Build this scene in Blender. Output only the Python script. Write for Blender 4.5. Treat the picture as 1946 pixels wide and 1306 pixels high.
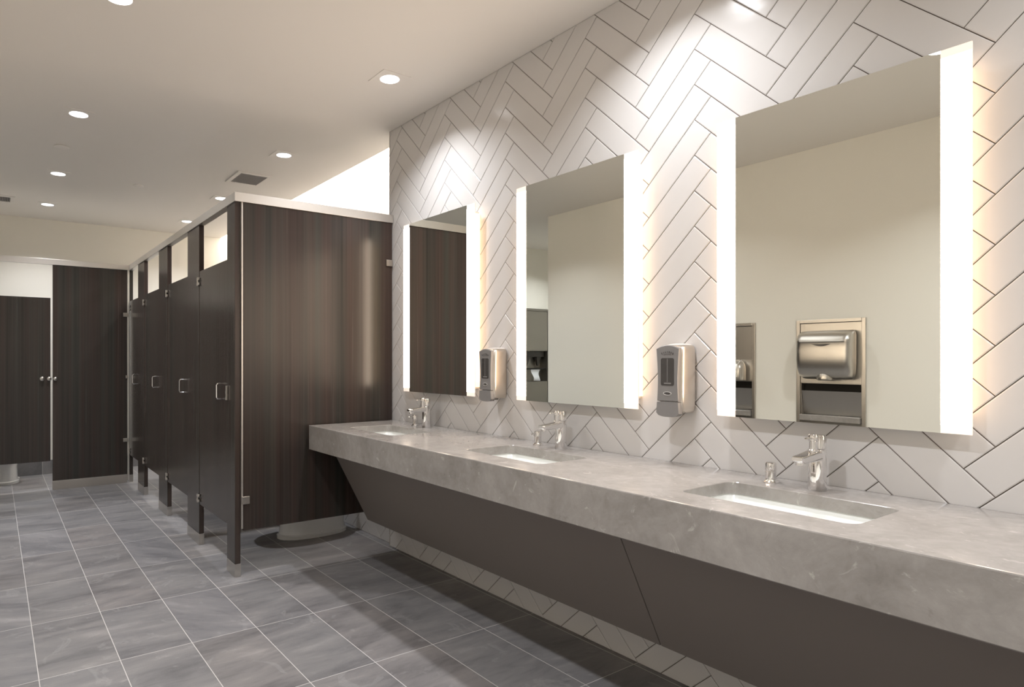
import bpy, bmesh, math, random
from mathutils import Vector, Matrix
PI = math.pi
random.seed(7)
sc = bpy.context.scene
for o in list(bpy.data.objects):
    bpy.data.objects.remove(o)
C = sc.collection

# ------------------------------------------------------------------ camera, world, exposure
F, PX, PY, VP = 1201.0, 808.0, 682.8, -11.0
TH = math.atan((PX - VP) / F)
cam_d = bpy.data.cameras.new('camera')
cam = bpy.data.objects.new('camera', cam_d)
C.objects.link(cam)
cam.location = (0, 0, 1.24)
cam.rotation_euler = (PI / 2, 0, -TH)
cam_d.sensor_width = 36
cam_d.lens = 36 * F / 1946
cam_d.shift_x = (973 - PX) / 1946
cam_d.shift_y = (PY - 653) / 1946
cam_d.clip_start = 0.02
sc.camera = cam
w = bpy.data.worlds.new('world')
sc.world = w
w.use_nodes = True
w.node_tree.nodes['Background'].inputs[0].default_value = (0.8, 0.85, 0.95, 1)
w.node_tree.nodes['Background'].inputs[1].default_value = 0.05
sc.view_settings.view_transform = 'Standard'
sc.view_settings.look = 'None'
sc.view_settings.exposure = 0.36
sc.view_settings.gamma = 1.0
sc.view_settings.use_curve_mapping = False
sc.cycles.max_bounces = 10
sc.cycles.diffuse_bounces = 6
sc.cycles.glossy_bounces = 6
sc.cycles.sample_clamp_indirect = 6.0
sc.cycles.caustics_reflective = False
sc.cycles.caustics_refractive = False
sc.cycles.use_denoising = True

DOWN_W = 6.3
STRIP = 12.0
SIDE = 1.5
COVE_W = 48.0
WARM = (1.0, 0.80, 0.61)

# ------------------------------------------------------------------ main dimensions
WX = 2.17      # tiled mirror wall
LX = -0.61     # wall opposite the mirrors
CH = 2.75      # ceiling
YB = 7.95      # far end wall
YF = -1.5      # wall behind the camera
CT = 0.843     # countertop
SX = 1.13      # line of the stall fronts
PYY = 3.56     # end partition

# ------------------------------------------------------------------ materials
def mat(name, col, rough=0.5, metal=0.0, spec=0.5, coat=0.0, emit=None, estr=0.0):
    m = bpy.data.materials.new(name)
    m.use_nodes = True
    b = m.node_tree.nodes['Principled BSDF']
    b.inputs['Base Color'].default_value = (*col, 1)
    b.inputs['Roughness'].default_value = rough
    b.inputs['Metallic'].default_value = metal
    b.inputs['Specular IOR Level'].default_value = spec
    b.inputs['Coat Weight'].default_value = coat
    if emit:
        b.inputs['Emission Color'].default_value = (*emit, 1)
        b.inputs['Emission Strength'].default_value = estr
    return m

def nd(m, t, **kw):
    n = m.node_tree.nodes.new(t)
    for k, v in kw.items():
        setattr(n, k, v)
    return n

def lk(m, a, b):
    m.node_tree.links.new(a, b)

def mth(m, op, a, b=None):
    n = nd(m, 'ShaderNodeMath', operation=op)
    for i, v in enumerate((a, b)):
        if v is None:
            continue
        if isinstance(v, (int, float)):
            n.inputs[i].default_value = v
        else:
            lk(m, v, n.inputs[i])
    return n.outputs[0]

def mapped(m, scale, loc=(0, 0, 0), rot=(0, 0, 0)):
    tc = nd(m, 'ShaderNodeTexCoord')
    mp = nd(m, 'ShaderNodeMapping')
    mp.inputs['Scale'].default_value = scale
    mp.inputs['Location'].default_value = loc
    mp.inputs['Rotation'].default_value = rot
    lk(m, tc.outputs['Object'], mp.inputs[0])
    return mp.outputs[0]

def noise(m, vec, scale=1.0, detail=4.0, rough=0.55, dist=0.0):
    n = nd(m, 'ShaderNodeTexNoise')
    n.inputs['Scale'].default_value = scale
    n.inputs['Detail'].default_value = detail
    n.inputs['Roughness'].default_value = rough
    n.inputs['Distortion'].default_value = dist
    lk(m, vec, n.inputs['Vector'])
    return n.outputs['Fac']

def ramp(m, fac, stops):
    r = nd(m, 'ShaderNodeValToRGB')
    el = r.color_ramp.elements
    while len(el) < len(stops):
        el.new(0.5)
    for e, (p, c) in zip(el, stops):
        e.position = p
        e.color = (*c, 1)
    lk(m, fac, r.inputs[0])
    return r.outputs[0]

def mixc(m, fac, a, b, mode='MIX'):
    n = nd(m, 'ShaderNodeMix', data_type='RGBA', blend_type=mode)
    for k, v in ((0, fac), (6, a), (7, b)):
        if isinstance(v, (int, float)):
            n.inputs[k].default_value = v
        elif isinstance(v, tuple):
            n.inputs[k].default_value = (*v, 1)
        else:
            lk(m, v, n.inputs[k])
    return n.outputs[2]

def bsdf(m):
    return m.node_tree.nodes['Principled BSDF']

def bump(m, h, strength, dist=0.001):
    b = nd(m, 'ShaderNodeBump')
    b.inputs['Strength'].default_value = strength
    b.inputs['Distance'].default_value = dist
    lk(m, h, b.inputs['Height'])
    lk(m, b.outputs[0], bsdf(m).inputs['Normal'])

def m_paint(name, col, rough=0.75):
    m = mat(name, col, rough, spec=0.3)
    n = noise(m, mapped(m, (1, 1, 1)), 160, 3)
    bump(m, n, 0.06, 0.002)
    return m

M = {}
M['ceiling'] = m_paint('ceiling_paint', (0.88, 0.85, 0.81))
M['cream'] = m_paint('cream_wall_paint', (0.84, 0.815, 0.745))
M['cove_white'] = m_paint('cove_white_paint', (0.85, 0.85, 0.84))

def m_wood():
    m = mat('dark_wood_laminate', (0.08, 0.06, 0.05), 0.36, spec=0.42)
    fine = noise(m, mapped(m, (1, 1, 0.006)), 80, 3, 0.6)
    mid = noise(m, mapped(m, (1, 1, 0.010), (3, 1, 0)), 26, 3, 0.55)
    wide = noise(m, mapped(m, (1, 1, 0.015), (7, 2, 0)), 6.5, 2, 0.5)
    tint = noise(m, mapped(m, (1, 1, 0.012), (1, 9, 4)), 13, 2, 0.5)
    s = mth(m, 'ADD', mth(m, 'MULTIPLY', fine, 0.30), mth(m, 'ADD', mth(m, 'MULTIPLY', mid, 0.46), mth(m, 'MULTIPLY', wide, 0.40)))
    c = ramp(m, s, [(0.40, (0.023, 0.0190, 0.0178)), (0.54, (0.040, 0.0332, 0.0300)), (0.66, (0.053, 0.0440, 0.0385)), (0.82, (0.070, 0.057, 0.048))])
    t = ramp(m, tint, [(0.35, (1.12, 0.94, 0.90)), (0.65, (0.90, 1.02, 0.98))])
    c = mixc(m, 1.0, c, t, 'MULTIPLY')
    lk(m, c, bsdf(m).inputs['Base Color'])
    lk(m, mth(m, "ADD", 0.19, mth(m, "MULTIPLY", fine, 0.12)), bsdf(m).inputs['Roughness'])
    bump(m, fine, 0.08, 0.001)
    return m
M['wood'] = m_wood()

def m_stone():
    m = mat('grey_cloudy_stone', (0.4, 0.37, 0.34), 0.16, spec=0.5)
    v = mapped(m, (1, 1, 1))
    big = noise(m, v, 3.2, 8, 0.68, 1.1)
    sm = noise(m, v, 26, 6, 0.6, 0.7)
    vein = noise(m, mapped(m, (1.6, 1, 1), (2, 5, 1), (0.4, 0.2, 0.5)), 11, 5, 0.62, 2.2)
    s = mth(m, 'ADD', mth(m, 'MULTIPLY', big, 0.70), mth(m, 'MULTIPLY', sm, 0.30))
    c = ramp(m, s, [(0.34, (0.245, 0.226, 0.208)), (0.50, (0.315, 0.294, 0.274)), (0.66, (0.385, 0.362, 0.340))])
    vf = ramp(m, vein, [(0.62, (0, 0, 0)), (0.70, (0.45, 0.45, 0.45)), (0.76, (0.0, 0.0, 0.0))])
    c = mixc(m, vf, c, (0.62, 0.59, 0.55))
    df = ramp(m, vein, [(0.26, (0.5, 0.5, 0.5)), (0.36, (0, 0, 0))])
    c = mixc(m, df, c, (0.18, 0.165, 0.15))
    lk(m, c, bsdf(m).inputs['Base Color'])
    return m
M['stone'] = m_stone()

def m_floor(x0, y0, dx, dy, name, wallface=False):
    m = mat(name, (0.25, 0.25, 0.25), 0.42, spec=0.4)
    tc = nd(m, 'ShaderNodeTexCoord')
    sp = nd(m, 'ShaderNodeSeparateXYZ')
    lk(m, tc.outputs['Object'], sp.inputs[0])
    u = mth(m, 'DIVIDE', mth(m, 'SUBTRACT', sp.outputs[0], x0), dx)
    v = mth(m, 'DIVIDE', mth(m, 'SUBTRACT', sp.outputs[1], y0), dy)
    cid = nd(m, 'ShaderNodeCombineXYZ')
    lk(m, mth(m, 'FLOOR', u), cid.inputs[0])
    lk(m, mth(m, 'FLOOR', v), cid.inputs[1])
    wn = nd(m, 'ShaderNodeTexWhiteNoise', noise_dimensions='3D')
    lk(m, cid.outputs[0], wn.inputs['Vector'])
    fu = mth(m, 'FRACT', u)
    fv = mth(m, 'FRACT', v)
    def edge(f, size):
        d = mth(m, 'MULTIPLY', mth(m, 'MINIMUM', f, mth(m, 'SUBTRACT', 1.0, f)), size)
        return mth(m, 'LESS_THAN', d, 0.0016)
    g = mth(m, 'MAXIMUM', edge(fu, dx), edge(fv, dy))
    off = nd(m, 'ShaderNodeVectorMath', operation='MULTIPLY_ADD')
    lk(m, wn.outputs['Color'], off.inputs[0])
    off.inputs[1].default_value = (30, 30, 30)
    lk(m, tc.outputs['Object'], off.inputs[2])
    rot = nd(m, 'ShaderNodeVectorRotate', rotation_type='Z_AXIS')
    lk(m, off.outputs[0], rot.inputs['Vector'])
    ang = mth(m, 'MULTIPLY', mth(m, 'SUBTRACT', mth(m, 'POWER', wn.outputs['Value'], 6.0), 0.06), 1.2)
    lk(m, ang, rot.inputs['Angle'])
    st = nd(m, 'ShaderNodeVectorMath', operation='MULTIPLY')
    lk(m, rot.outputs[0], st.inputs[0])
    st.inputs[1].default_value = (1.0, 3.6, 1)
    a = noise(m, st.outputs[0], 1.9, 5, 0.55, 0.7)
    b = noise(m, st.outputs[0], 6, 5, 0.62, 1.2)
    grain = noise(m, tc.outputs['Object'], 220, 3, 0.6)
    s = mth(m, 'ADD', mth(m, 'MULTIPLY', a, 0.62), mth(m, 'ADD', mth(m, 'MULTIPLY', b, 0.26), mth(m, 'MULTIPLY', grain, 0.12)))
    s = mth(m, 'ADD', s, mth(m, 'MULTIPLY', mth(m, 'SUBTRACT', wn.outputs['Value'], 0.5), 0.05))
    c = ramp(m, s, [(0.34, (0.130, 0.126, 0.128)), (0.47, (0.200, 0.194, 0.195)), (0.56, (0.235, 0.226, 0.223)), (0.70, (0.33, 0.315, 0.31))])
    tn = nd(m, 'ShaderNodeSeparateColor')
    lk(m, wn.outputs['Color'], tn.inputs[0])
    c = mixc(m, 1.0, c, ramp(m, tn.outputs[0], [(0.0, (1.03, 0.99, 0.97)), (0.5, (1.0, 1.0, 1.0)), (1.0, (0.985, 0.99, 1.02))]), 'MULTIPLY')
    wisp = ramp(m, noise(m, rot.outputs[0], 3.0, 5, 0.6, 2.6), [(0.60, (0, 0, 0)), (0.655, (0.35, 0.35, 0.35)), (0.70, (0, 0, 0))])
    c = mixc(m, wisp, c, (0.36, 0.35, 0.345))
    if not wallface:
        c = mixc(m, g, c, (0.60, 0.58, 0.56))
    lk(m, c, bsdf(m).inputs['Base Color'])
    lk(m, mth(m, 'ADD', 0.34, mth(m, 'MULTIPLY', a, 0.18)), bsdf(m).inputs['Roughness'])
    bump(m, mth(m, 'SUBTRACT', mth(m, 'MULTIPLY', grain, 0.15), g), 0.25, 0.0015)
    return m
M['floor'] = m_floor(0.143, 2.250, 0.2862, 0.6065, 'grey_streaked_floor_tile')
M['base_tile'] = m_floor(0.143, 2.250, 0.2862, 0.6065, 'dark_grey_base_tile')

def m_tile():
    m = mat('white_glazed_tile', (0.70, 0.68, 0.665), 0.19, spec=0.5)
    n = noise(m, mapped(m, (1, 1, 1)), 9, 3, 0.5)
    bump(m, n, 0.22, 0.006)
    return m
M['tile'] = m_tile()
M['grout'] = mat('brown_grey_grout', (0.13, 0.105, 0.085), 0.9)

def m_brushed(name, col, rough, axis=(1, 1, 60)):
    m = mat(name, col, rough, metal=1.0)
    n = noise(m, mapped(m, axis), 14, 3, 0.6)
    lk(m, mth(m, 'ADD', rough - 0.06, mth(m, 'MULTIPLY', n, 0.12)), bsdf(m).inputs['Roughness'])
    bump(m, n, 0.04, 0.0005)
    return m
M['steel'] = m_brushed('brushed_stainless_steel', (0.60, 0.57, 0.53), 0.30)
M['alu'] = m_brushed('satin_aluminium', (0.74, 0.71, 0.67), 0.42)
M['steel_v'] = mat('brushed_steel_cover', (0.70, 0.645, 0.58), 0.30, metal=1.0)
M['chrome'] = mat('polished_chrome', (0.86, 0.85, 0.85), 0.06, metal=1.0)
M['mirror'] = mat('silvered_mirror_glass', (0.845, 0.865, 0.825), 0.004, metal=1.0)
M['strip'] = mat('lit_frosted_glass', (0.95, 0.92, 0.88), 0.35, emit=WARM, estr=STRIP)
M['strip_end'] = mat('weak_glow_frosted_glass', (0.93, 0.88, 0.83), 0.35, emit=(1.0, 0.80, 0.64), estr=0.42)  # weak emission paints in the glow fading at the strip ends
M['side'] = mat('warm_side_diffuser', (0.95, 0.9, 0.82), 0.4, emit=(1.0, 0.63, 0.33), estr=SIDE)
M['housing'] = mat('white_mirror_housing', (0.82, 0.78, 0.74), 0.45)
M['grey_plastic'] = mat('grey_plastic_cover', (0.215, 0.205, 0.20), 0.34)
M['dark_plastic'] = mat('dark_window_plastic', (0.055, 0.050, 0.047), 0.16)
M['pale_plastic'] = mat('pale_silver_plastic', (0.62, 0.60, 0.58), 0.3)
M['taupe'] = mat('taupe_laminate', (0.185, 0.162, 0.148), 0.52, spec=0.35)
M['black'] = mat('dark_shadow_gap', (0.02, 0.018, 0.016), 0.8)
M['porcelain'] = mat('white_porcelain', (0.82, 0.82, 0.80), 0.10, coat=0.3)
M['basin'] = mat('white_basin_acrylic', (0.84, 0.86, 0.84), 0.22)
M['lens'] = mat('downlight_lens', (1, 1, 1), 0.4, emit=(0.97, 0.97, 1.0), estr=4.0)
M['trim_white'] = mat('white_light_trim', (0.88, 0.85, 0.81), 0.6)
M['grille'] = mat('grey_vent_grille', (0.30, 0.28, 0.27), 0.5)
M['paper'] = mat('white_paper', (0.82, 0.84, 0.88), 0.9)
M['led'] = mat('cove_led_strip', (1, 1, 1), 0.5, emit=(1.0, 0.93, 0.82), estr=14.0)
M['mark'] = mat('dark_printed_mark', (0.06, 0.05, 0.045), 0.6)

# ------------------------------------------------------------------ helpers
def link(name, bm, m, parent=None, smooth=False, mats=None):
    me = bpy.data.meshes.new(name)
    bmesh.ops.recalc_face_normals(bm, faces=bm.faces)
    bm.to_mesh(me)
    bm.free()
    for x in (mats or [m]):
        me.materials.append(x)
    if smooth:
        for p in me.polygons:
            p.use_smooth = True
        try:
            me.set_sharp_from_angle(angle=math.radians(35))
        except Exception:
            pass
    o = bpy.data.objects.new(name, me)
    C.objects.link(o)
    if parent is not None:
        o.parent = parent
    return o

def thing(name, label, cat, loc=(0, 0, 0), rz=0.0, group=None):
    o = bpy.data.objects.new(name, None)
    o.empty_display_size = 0.1
    C.objects.link(o)
    o.location = loc
    o.rotation_euler = (0, 0, rz)
    o['label'] = label
    o['category'] = cat
    if group:
        o['group'] = group
    return o

def tag(o, label, cat, group=None):
    o['label'] = label
    o['category'] = cat
    if group:
        o['group'] = group
    return o

def struct(o):
    o['kind'] = 'structure'
    return o

def dup(root, loc, label):
    r = root.copy()
    C.objects.link(r)
    r.location = loc
    r['label'] = label
    for ch in list(root.children):
        c = ch.copy()
        C.objects.link(c)
        c.parent = r
        for g in list(ch.children):
            d = g.copy()
            C.objects.link(d)
            d.parent = c
    return r

def box(bm, lo, hi, bev=0.0, seg=2, mi=0):
    r = bmesh.ops.create_cube(bm, size=1.0)
    vs = r['verts']
    for v in vs:
        v.co = Vector([lo[i] + (v.co[i] + 0.5) * (hi[i] - lo[i]) for i in range(3)])
    fs = set(f for v in vs for f in v.link_faces)
    for f in fs:
        f.material_index = mi
    if bev > 0:
        es = list(set(e for v in vs for e in v.link_edges))
        r2 = bmesh.ops.bevel(bm, geom=es, offset=bev, segments=seg, affect='EDGES', profile=0.5)
        for f in r2['faces']:
            f.material_index = mi

def bbox(lo, hi, bev=0.0, seg=2):
    bm = bmesh.new()
    box(bm, lo, hi, bev, seg)
    return bm

def loft(bm, rings, cap0=True, cap1=True, mi=0):
    rv = [[bm.verts.new(p) for p in r] for r in rings]
    n = len(rings[0])
    for a, b in zip(rv, rv[1:]):
        for i in range(n):
            f = bm.faces.new((a[i], a[(i + 1) % n], b[(i + 1) % n], b[i]))
            f.material_index = mi
    if cap0:
        bm.faces.new(rv[0][::-1]).material_index = mi
    if cap1:
        bm.faces.new(rv[-1]).material_index = mi
    return rv

def cyl(bm, p0, p1, r0, r1=None, n=20, mi=0):
    r1 = r0 if r1 is None else r1
    p0, p1 = Vector(p0), Vector(p1)
    d = (p1 - p0).normalized()
    a = d.orthogonal().normalized()
    b = d.cross(a)
    def ring(p, r):
        return [p + a * (r * math.cos(2 * PI * i / n)) + b * (r * math.sin(2 * PI * i / n)) for i in range(n)]
    loft(bm, [ring(p0, r0), ring(p1, r1)], mi=mi)

def lathe(bm, prof, c=(0, 0, 0), n=24):
    loft(bm, [[(c[0] + r * math.cos(2 * PI * i / n), c[1] + r * math.sin(2 * PI * i / n), c[2] + z) for i in range(n)] for r, z in prof])

def tube(bm, pts, r, n=8):
    pts = [Vector(p) for p in pts]
    rings = []
    for i, p in enumerate(pts):
        d = (pts[min(i + 1, len(pts) - 1)] - pts[max(i - 1, 0)]).normalized()
        up = Vector((0, 0, 1)) if abs(d.z) < 0.9 else Vector((0, 1, 0))
        a = d.cross(up).normalized()
        b = d.cross(a).normalized()
        rings.append([p + a * (r * math.cos(2 * PI * k / n)) + b * (r * math.sin(2 * PI * k / n)) for k in range(n)])
    loft(bm, rings)

def rrect(cx, cy, hx, hy, r, n=8):
    """rounded rectangle, counter-clockwise, 4*(n+1) points"""
    out = []
    r = min(r, hx, hy)
    for sx, sy, a0 in ((1, 1, 0), (-1, 1, PI / 2), (-1, -1, PI), (1, -1, 1.5 * PI)):
        for k in range(n + 1):
            a = a0 + PI / 2 * k / n
            out.append((cx + sx * (hx - r) + r * math.cos(a), cy + sy * (hy - r) + r * math.sin(a)))
    return out

def quad(bm, pts, mi=0):
    f = bm.faces.new([bm.verts.new(p) for p in pts])
    f.material_index = mi
    return f

# ------------------------------------------------------------------ herringbone tiling
TW = 0.1328 / math.sqrt(2)
TL = 0.5312 / math.sqrt(2)
R2 = math.sqrt(2)

def clip(poly, ax, lim, sgn):
    out = []
    for i in range(len(poly)):
        a, b = poly[i], poly[(i + 1) % len(poly)]
        da, db = sgn * (lim - a[ax]), sgn * (lim - b[ax])
        if da >= 0:
            out.append(a)
        if (da > 0 and db < 0) or (da < 0 and db > 0):
            t = da / (da - db)
            out.append((a[0] + (b[0] - a[0]) * t, a[1] + (b[1] - a[1]) * t))
    return out

def area(p):
    return 0.5 * sum(p[i][0] * p[(i + 1) % len(p)][1] - p[(i + 1) % len(p)][0] * p[i][1] for i in range(len(p)))

def inset(p, d):
    n = len(p)
    out = []
    for i in range(n):
        a, b, c = p[i - 1], p[i], p[(i + 1) % n]
        e1 = (b[0] - a[0], b[1] - a[1]); e2 = (c[0] - b[0], c[1] - b[1])
        l1, l2 = math.hypot(*e1), math.hypot(*e2)
        if l1 < 1e-6 or l2 < 1e-6:
            return None
        n1 = (-e1[1] / l1, e1[0] / l1); n2 = (-e2[1] / l2, e2[0] / l2)
        k = 1 + n1[0] * n2[0] + n1[1] * n2[1]
        if k < 0.05:
            return None
        out.append((b[0] + d * (n1[0] + n2[0]) / k, b[1] + d * (n1[1] + n2[1]) / k))
    for i in range(n):
        a, b = p[i], p[(i + 1) % n]
        a2, b2 = out[i], out[(i + 1) % n]
        if (b[0] - a[0]) * (b2[0] - a2[0]) + (b[1] - a[1]) * (b2[1] - a2[1]) <= 0:
            return None
    return out if area(out) > 1e-5 else None

def tiles(y0, y1, z0, z1):
    """herringbone tile polygons (Y, z) clipped to the wall; anchor nodes measured at Y 1.855, z 2.337"""
    out = []
    s0, zz = -1.855, 2.337
    p0, q1 = (s0 - zz) / R2, (s0 + zz) / R2
    for i in range(-40, 41):
        for j in range(-20, 21):
            dp, dq = -i * TW + j * TL, i * TW + j * TL
            for (a0, a1, b0, b1) in ((p0, p0 + TL, q1 - TW, q1), (p0 - TW, p0, q1 - TL, q1)):
                P = []
                for a, b in ((a0, b0), (a1, b0), (a1, b1), (a0, b1)):
                    a += dp; b += dq
                    P.append((-(a + b) / R2, (b - a) / R2))
                if area(P) < 0:
                    P = P[::-1]
                if max(q[0] for q in P) < y0 or min(q[0] for q in P) > y1 or max(q[1] for q in P) < z0 or min(q[1] for q in P) > z1:
                    continue
                for ax, lim, sg in ((0, y0, -1), (0, y1, 1), (1, z0, -1), (1, z1, 1)):
                    P = clip(P, ax, lim, sg)
                    if len(P) < 3:
                        break
                P = [P[k] for k in range(len(P)) if math.dist(P[k], P[k - 1]) > 1e-4] if len(P) >= 3 else []
                if len(P) >= 3 and area(P) > 4e-5:
                    out.append(P)
    return out

def tile_wall(name, X, y0, y1, z0, z1, thick=0.08):
    bm = bmesh.new()
    box(bm, (X + 0.0035, y0, z0), (X + thick, y1, z1), mi=1)
    for P in tiles(y0, y1, z0, z1):
        a = inset(P, 0.0013)
        b = inset(P, 0.0040)
        if not a or not b:
            continue
        A = [bm.verts.new((X + 0.0035, *p)) for p in a]
        A2 = [bm.verts.new((X + 0.0014, *p)) for p in a]
        B = [bm.verts.new((X, *p)) for p in b]
        n = len(A)
        for k in range(n):
            bm.faces.new((A[k], A[(k + 1) % n], A2[(k + 1) % n], A2[k]))
            bm.faces.new((A2[k], A2[(k + 1) % n], B[(k + 1) % n], B[k]))
        bm.faces.new(B)
    o = link(name, bm, None, mats=[M['tile'], M['grout']])
    return struct(o)

# ------------------------------------------------------------------ the room
struct(link('floor', bbox((-2.7, YF, -0.06), (2.9, YB, 0)), M['floor']))
bm = bmesh.new()
box(bm, (-2.7, YF, CH), (WX, YB, CH + 0.05))
box(bm, (WX, YF, CH), (2.33, YB, CH + 0.05))
box(bm, (2.33, YF, CH), (2.75, 3.60, CH + 0.05))
box(bm, (2.33, 3.60, 3.10), (2.75, YB, 3.15))          # lid of the light slot
box(bm, (2.30, 3.60, CH + 0.05), (2.33, YB, 3.15))     # inner upstand of the slot
struct(link('ceiling', bm, M['ceiling']))
tile_wall('wall_right', WX, YF, 3.60, 0, CH)
tile_wall('wall_right_chase', 2.20, 3.60, YB, 0, 1.15, 0.45)
tile_wall('wall_right_alcove', 2.65, 3.60, YB, 1.15, 2.89, 0.10)
struct(link('wall_right_slot', bbox((2.66, 3.60, 2.90), (2.75, YB, 3.10)), M['cove_white']))
struct(link('trim_1', bbox((2.645, 3.60, 2.890), (2.665, YB, 2.898)), M['steel']))
struct(link('trim_2', bbox((WX - 0.002, 3.597, 0), (WX + 0.004, 3.603, CH)), M['alu']))
bm = bmesh.new()
box(bm, (WX + 0.004, 3.52, 1.15), (2.75, 3.60, 3.15))
struct(link('wall_right_return', bm, M['cove_white']))
struct(link('wall_back', bbox((LX - 0.1, YB, 0), (2.9, YB + 0.1, 3.2)), M['cream']))
struct(link('wall_front', bbox((LX - 0.1, YF - 0.1, 0), (2.4, YF, CH)), M['cream']))
bm = bmesh.new()
box(bm, (LX, YB - 0.012, 0), (2.2, YB, 0.15), 0.002)
struct(link('baseboard_back', bm, M['base_tile']))

# opposite wall, with openings for the two recessed dryer units
U1 = (1.842, 2.286)
U2 = (2.590, 3.034)
UZ = (0.62, 1.522)
bm = bmesh.new()
yc = [YF, U1[0] + 0.008, U1[1] - 0.008, U2[0] + 0.008, U2[1] - 0.008, 4.80]
for k in range(5):
    if k in (1, 3):
        box(bm, (LX - 0.25, yc[k], 0), (LX, yc[k + 1], UZ[0] + 0.008))
        box(bm, (LX - 0.25, yc[k], UZ[1] - 0.008), (LX, yc[k + 1], CH))
        box(bm, (LX - 0.25, yc[k], UZ[0] + 0.008), (LX - 0.2, yc[k + 1], UZ[1] - 0.008))
    else:
        box(bm, (LX - 0.25, yc[k], 0), (LX, yc[k + 1], CH))
struct(link('wall_left', bm, M['cream']))
struct(link('wall_left_return', bbox((-2.7, 4.70, 0), (LX - 0.25, 4.80, CH)), M['cream']))
struct(link('wall_left_recess', bbox((-2.8, 4.70, 0), (-2.7, 6.45, CH)), M['cream']))
bm = bmesh.new()
N0, N1, NZ0, NZ1 = -2.14, -1.66, 0.45, 1.93
box(bm, (-2.7, 6.30, 0), (N0 + .01, 6.50, CH))
box(bm, (N1 - .01, 6.30, 0), (LX, 6.50, CH))
box(bm, (N0 + .01, 6.30, 0), (N1 - .01, 6.50, NZ0 + .01))
box(bm, (N0 + .01, 6.30, NZ1 - .01), (N1 - .01, 6.50, CH))
box(bm, (N0 + .01, 6.47, NZ0 + .01), (N1 - .01, 6.50, NZ1 - .01))
struct(link('wall_left_nook', bm, M['cream']))
struct(link('wall_left_far', bbox((LX - 0.1, 6.50, 0), (LX, YB, CH)), M['cream']))

# cove light
bm = bmesh.new()
box(bm, (2.335, 3.66, CH + 0.055), (2.355, YB - 0.05, CH + 0.075), 0.002)
cv = thing('cove_light', 'linear light hidden in the ceiling slot above the toilet stalls', 'light', (2.345, 5.8, CH + 0.05))
for o in (link('led_strip', bm, M['led']),):
    o.parent = cv
    o.matrix_parent_inverse = Matrix.Translation(-cv.location)
ld = bpy.data.lights.new('cove_lamp', 'AREA')
ld.shape = 'RECTANGLE'
ld.size = 0.05
ld.size_y = 4.2
ld.energy = COVE_W
ld.color = (1.0, 0.90, 0.78)
lo = bpy.data.objects.new('cove_lamp', ld)
C.objects.link(lo)
lo.parent = cv
lo.location = (0.03, 0, 0.10)
lo.rotation_euler = (0, -math.radians(80), 0)

# ------------------------------------------------------------------ ceiling downlights
def downlight_proto():
    t = thing('downlight', '', 'ceiling light', (0, 0, CH))
    bm = bmesh.new()
    # square trim with a round opening
    n = 32
    inner = [(0.052 * math.cos(2 * PI * i / n), 0.052 * math.sin(2 * PI * i / n)) for i in range(n)]
    def sq(x, y, h):
        k = h / max(abs(x), abs(y))
        return (x * k, y * k)
    outer = [sq(x, y, 0.085) for x, y in inner]
    loft(bm, [[(x, y, 0.0) for x, y in outer], [(x, y, -0.003) for x, y in outer],
              [(x, y, -0.003) for x, y in inner], [(x, y, -0.0006) for x, y in inner]], cap0=False, cap1=False)
    link('trim_ring', bm, M['trim_white'], t)
    bm = bmesh.new()
    lathe(bm, [(0.0515, -0.0004), (0.0515, -0.003), (0.040, -0.0045), (0.001, -0.005)], n=32)
    link('lens', bm, M['lens'], t, smooth=True)
    return t
DL = [(0.43, 2.90), (1.76, 2.92), (0.43, 4.42), (1.77, 4.45), (0.43, 5.93), (1.76, 5.98), (0.43, 7.17), (1.745, 7.19),
      (0.43, 1.13), (1.76, 1.42), (0.43, -0.15), (1.76, -0.14), (-1.75, 5.55)]  # the last, in the nook, is an unseen lamp added to brighten it
LBL = ['bright downlight cut by the top edge of the photo, nearest on the left',
       'bright round downlight nearest the tall tiled wall, before the stalls',
       'downlight second from the camera in the left row of the ceiling',
       'downlight just before the square vent, in the row over the stalls',
       'downlight third from the camera in the left row, beyond the faint round cap',
       'small downlight beside the top corner of the wood end panel',
       'farthest downlight of the left row, near the far cream wall',
       'farthest downlight over the stall doors, partly behind the headrail',
       'downlight overhead on the left, beyond the picture, level with the third mirror',
       'downlight above the third mirror, outside the top of the photo',
       'downlight behind the camera on the left',
       'downlight behind the camera beside the tiled wall',
       'unseen downlight added to brighten the side nook with the tall towel cabinet']
proto = None
for (x, y), lb in zip(DL, LBL):
    if proto is None:
        proto = t = downlight_proto()
        t.location = (x, y, CH)
        t['label'] = lb
    else:
        t = dup(proto, (x, y, CH), lb)
    t['group'] = 'downlights in the ceiling'
    d = bpy.data.lights.new('downlight_lamp', 'AREA')
    d.shape = 'DISK'
    d.size = 0.09
    d.energy = DOWN_W * ((0.245 if y < 3.5 else 0.36) if x > 1 else (0.92 if y < 3.5 else 0.80))
    d.spread = math.radians(112 if x > 1 else 128)
    d.color = (0.95, 0.965, 1.0)
    l = bpy.data.objects.new('downlight_lamp', d)
    C.objects.link(l)
    l.parent = t
    l.location = (0, 0, -0.008)

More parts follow.
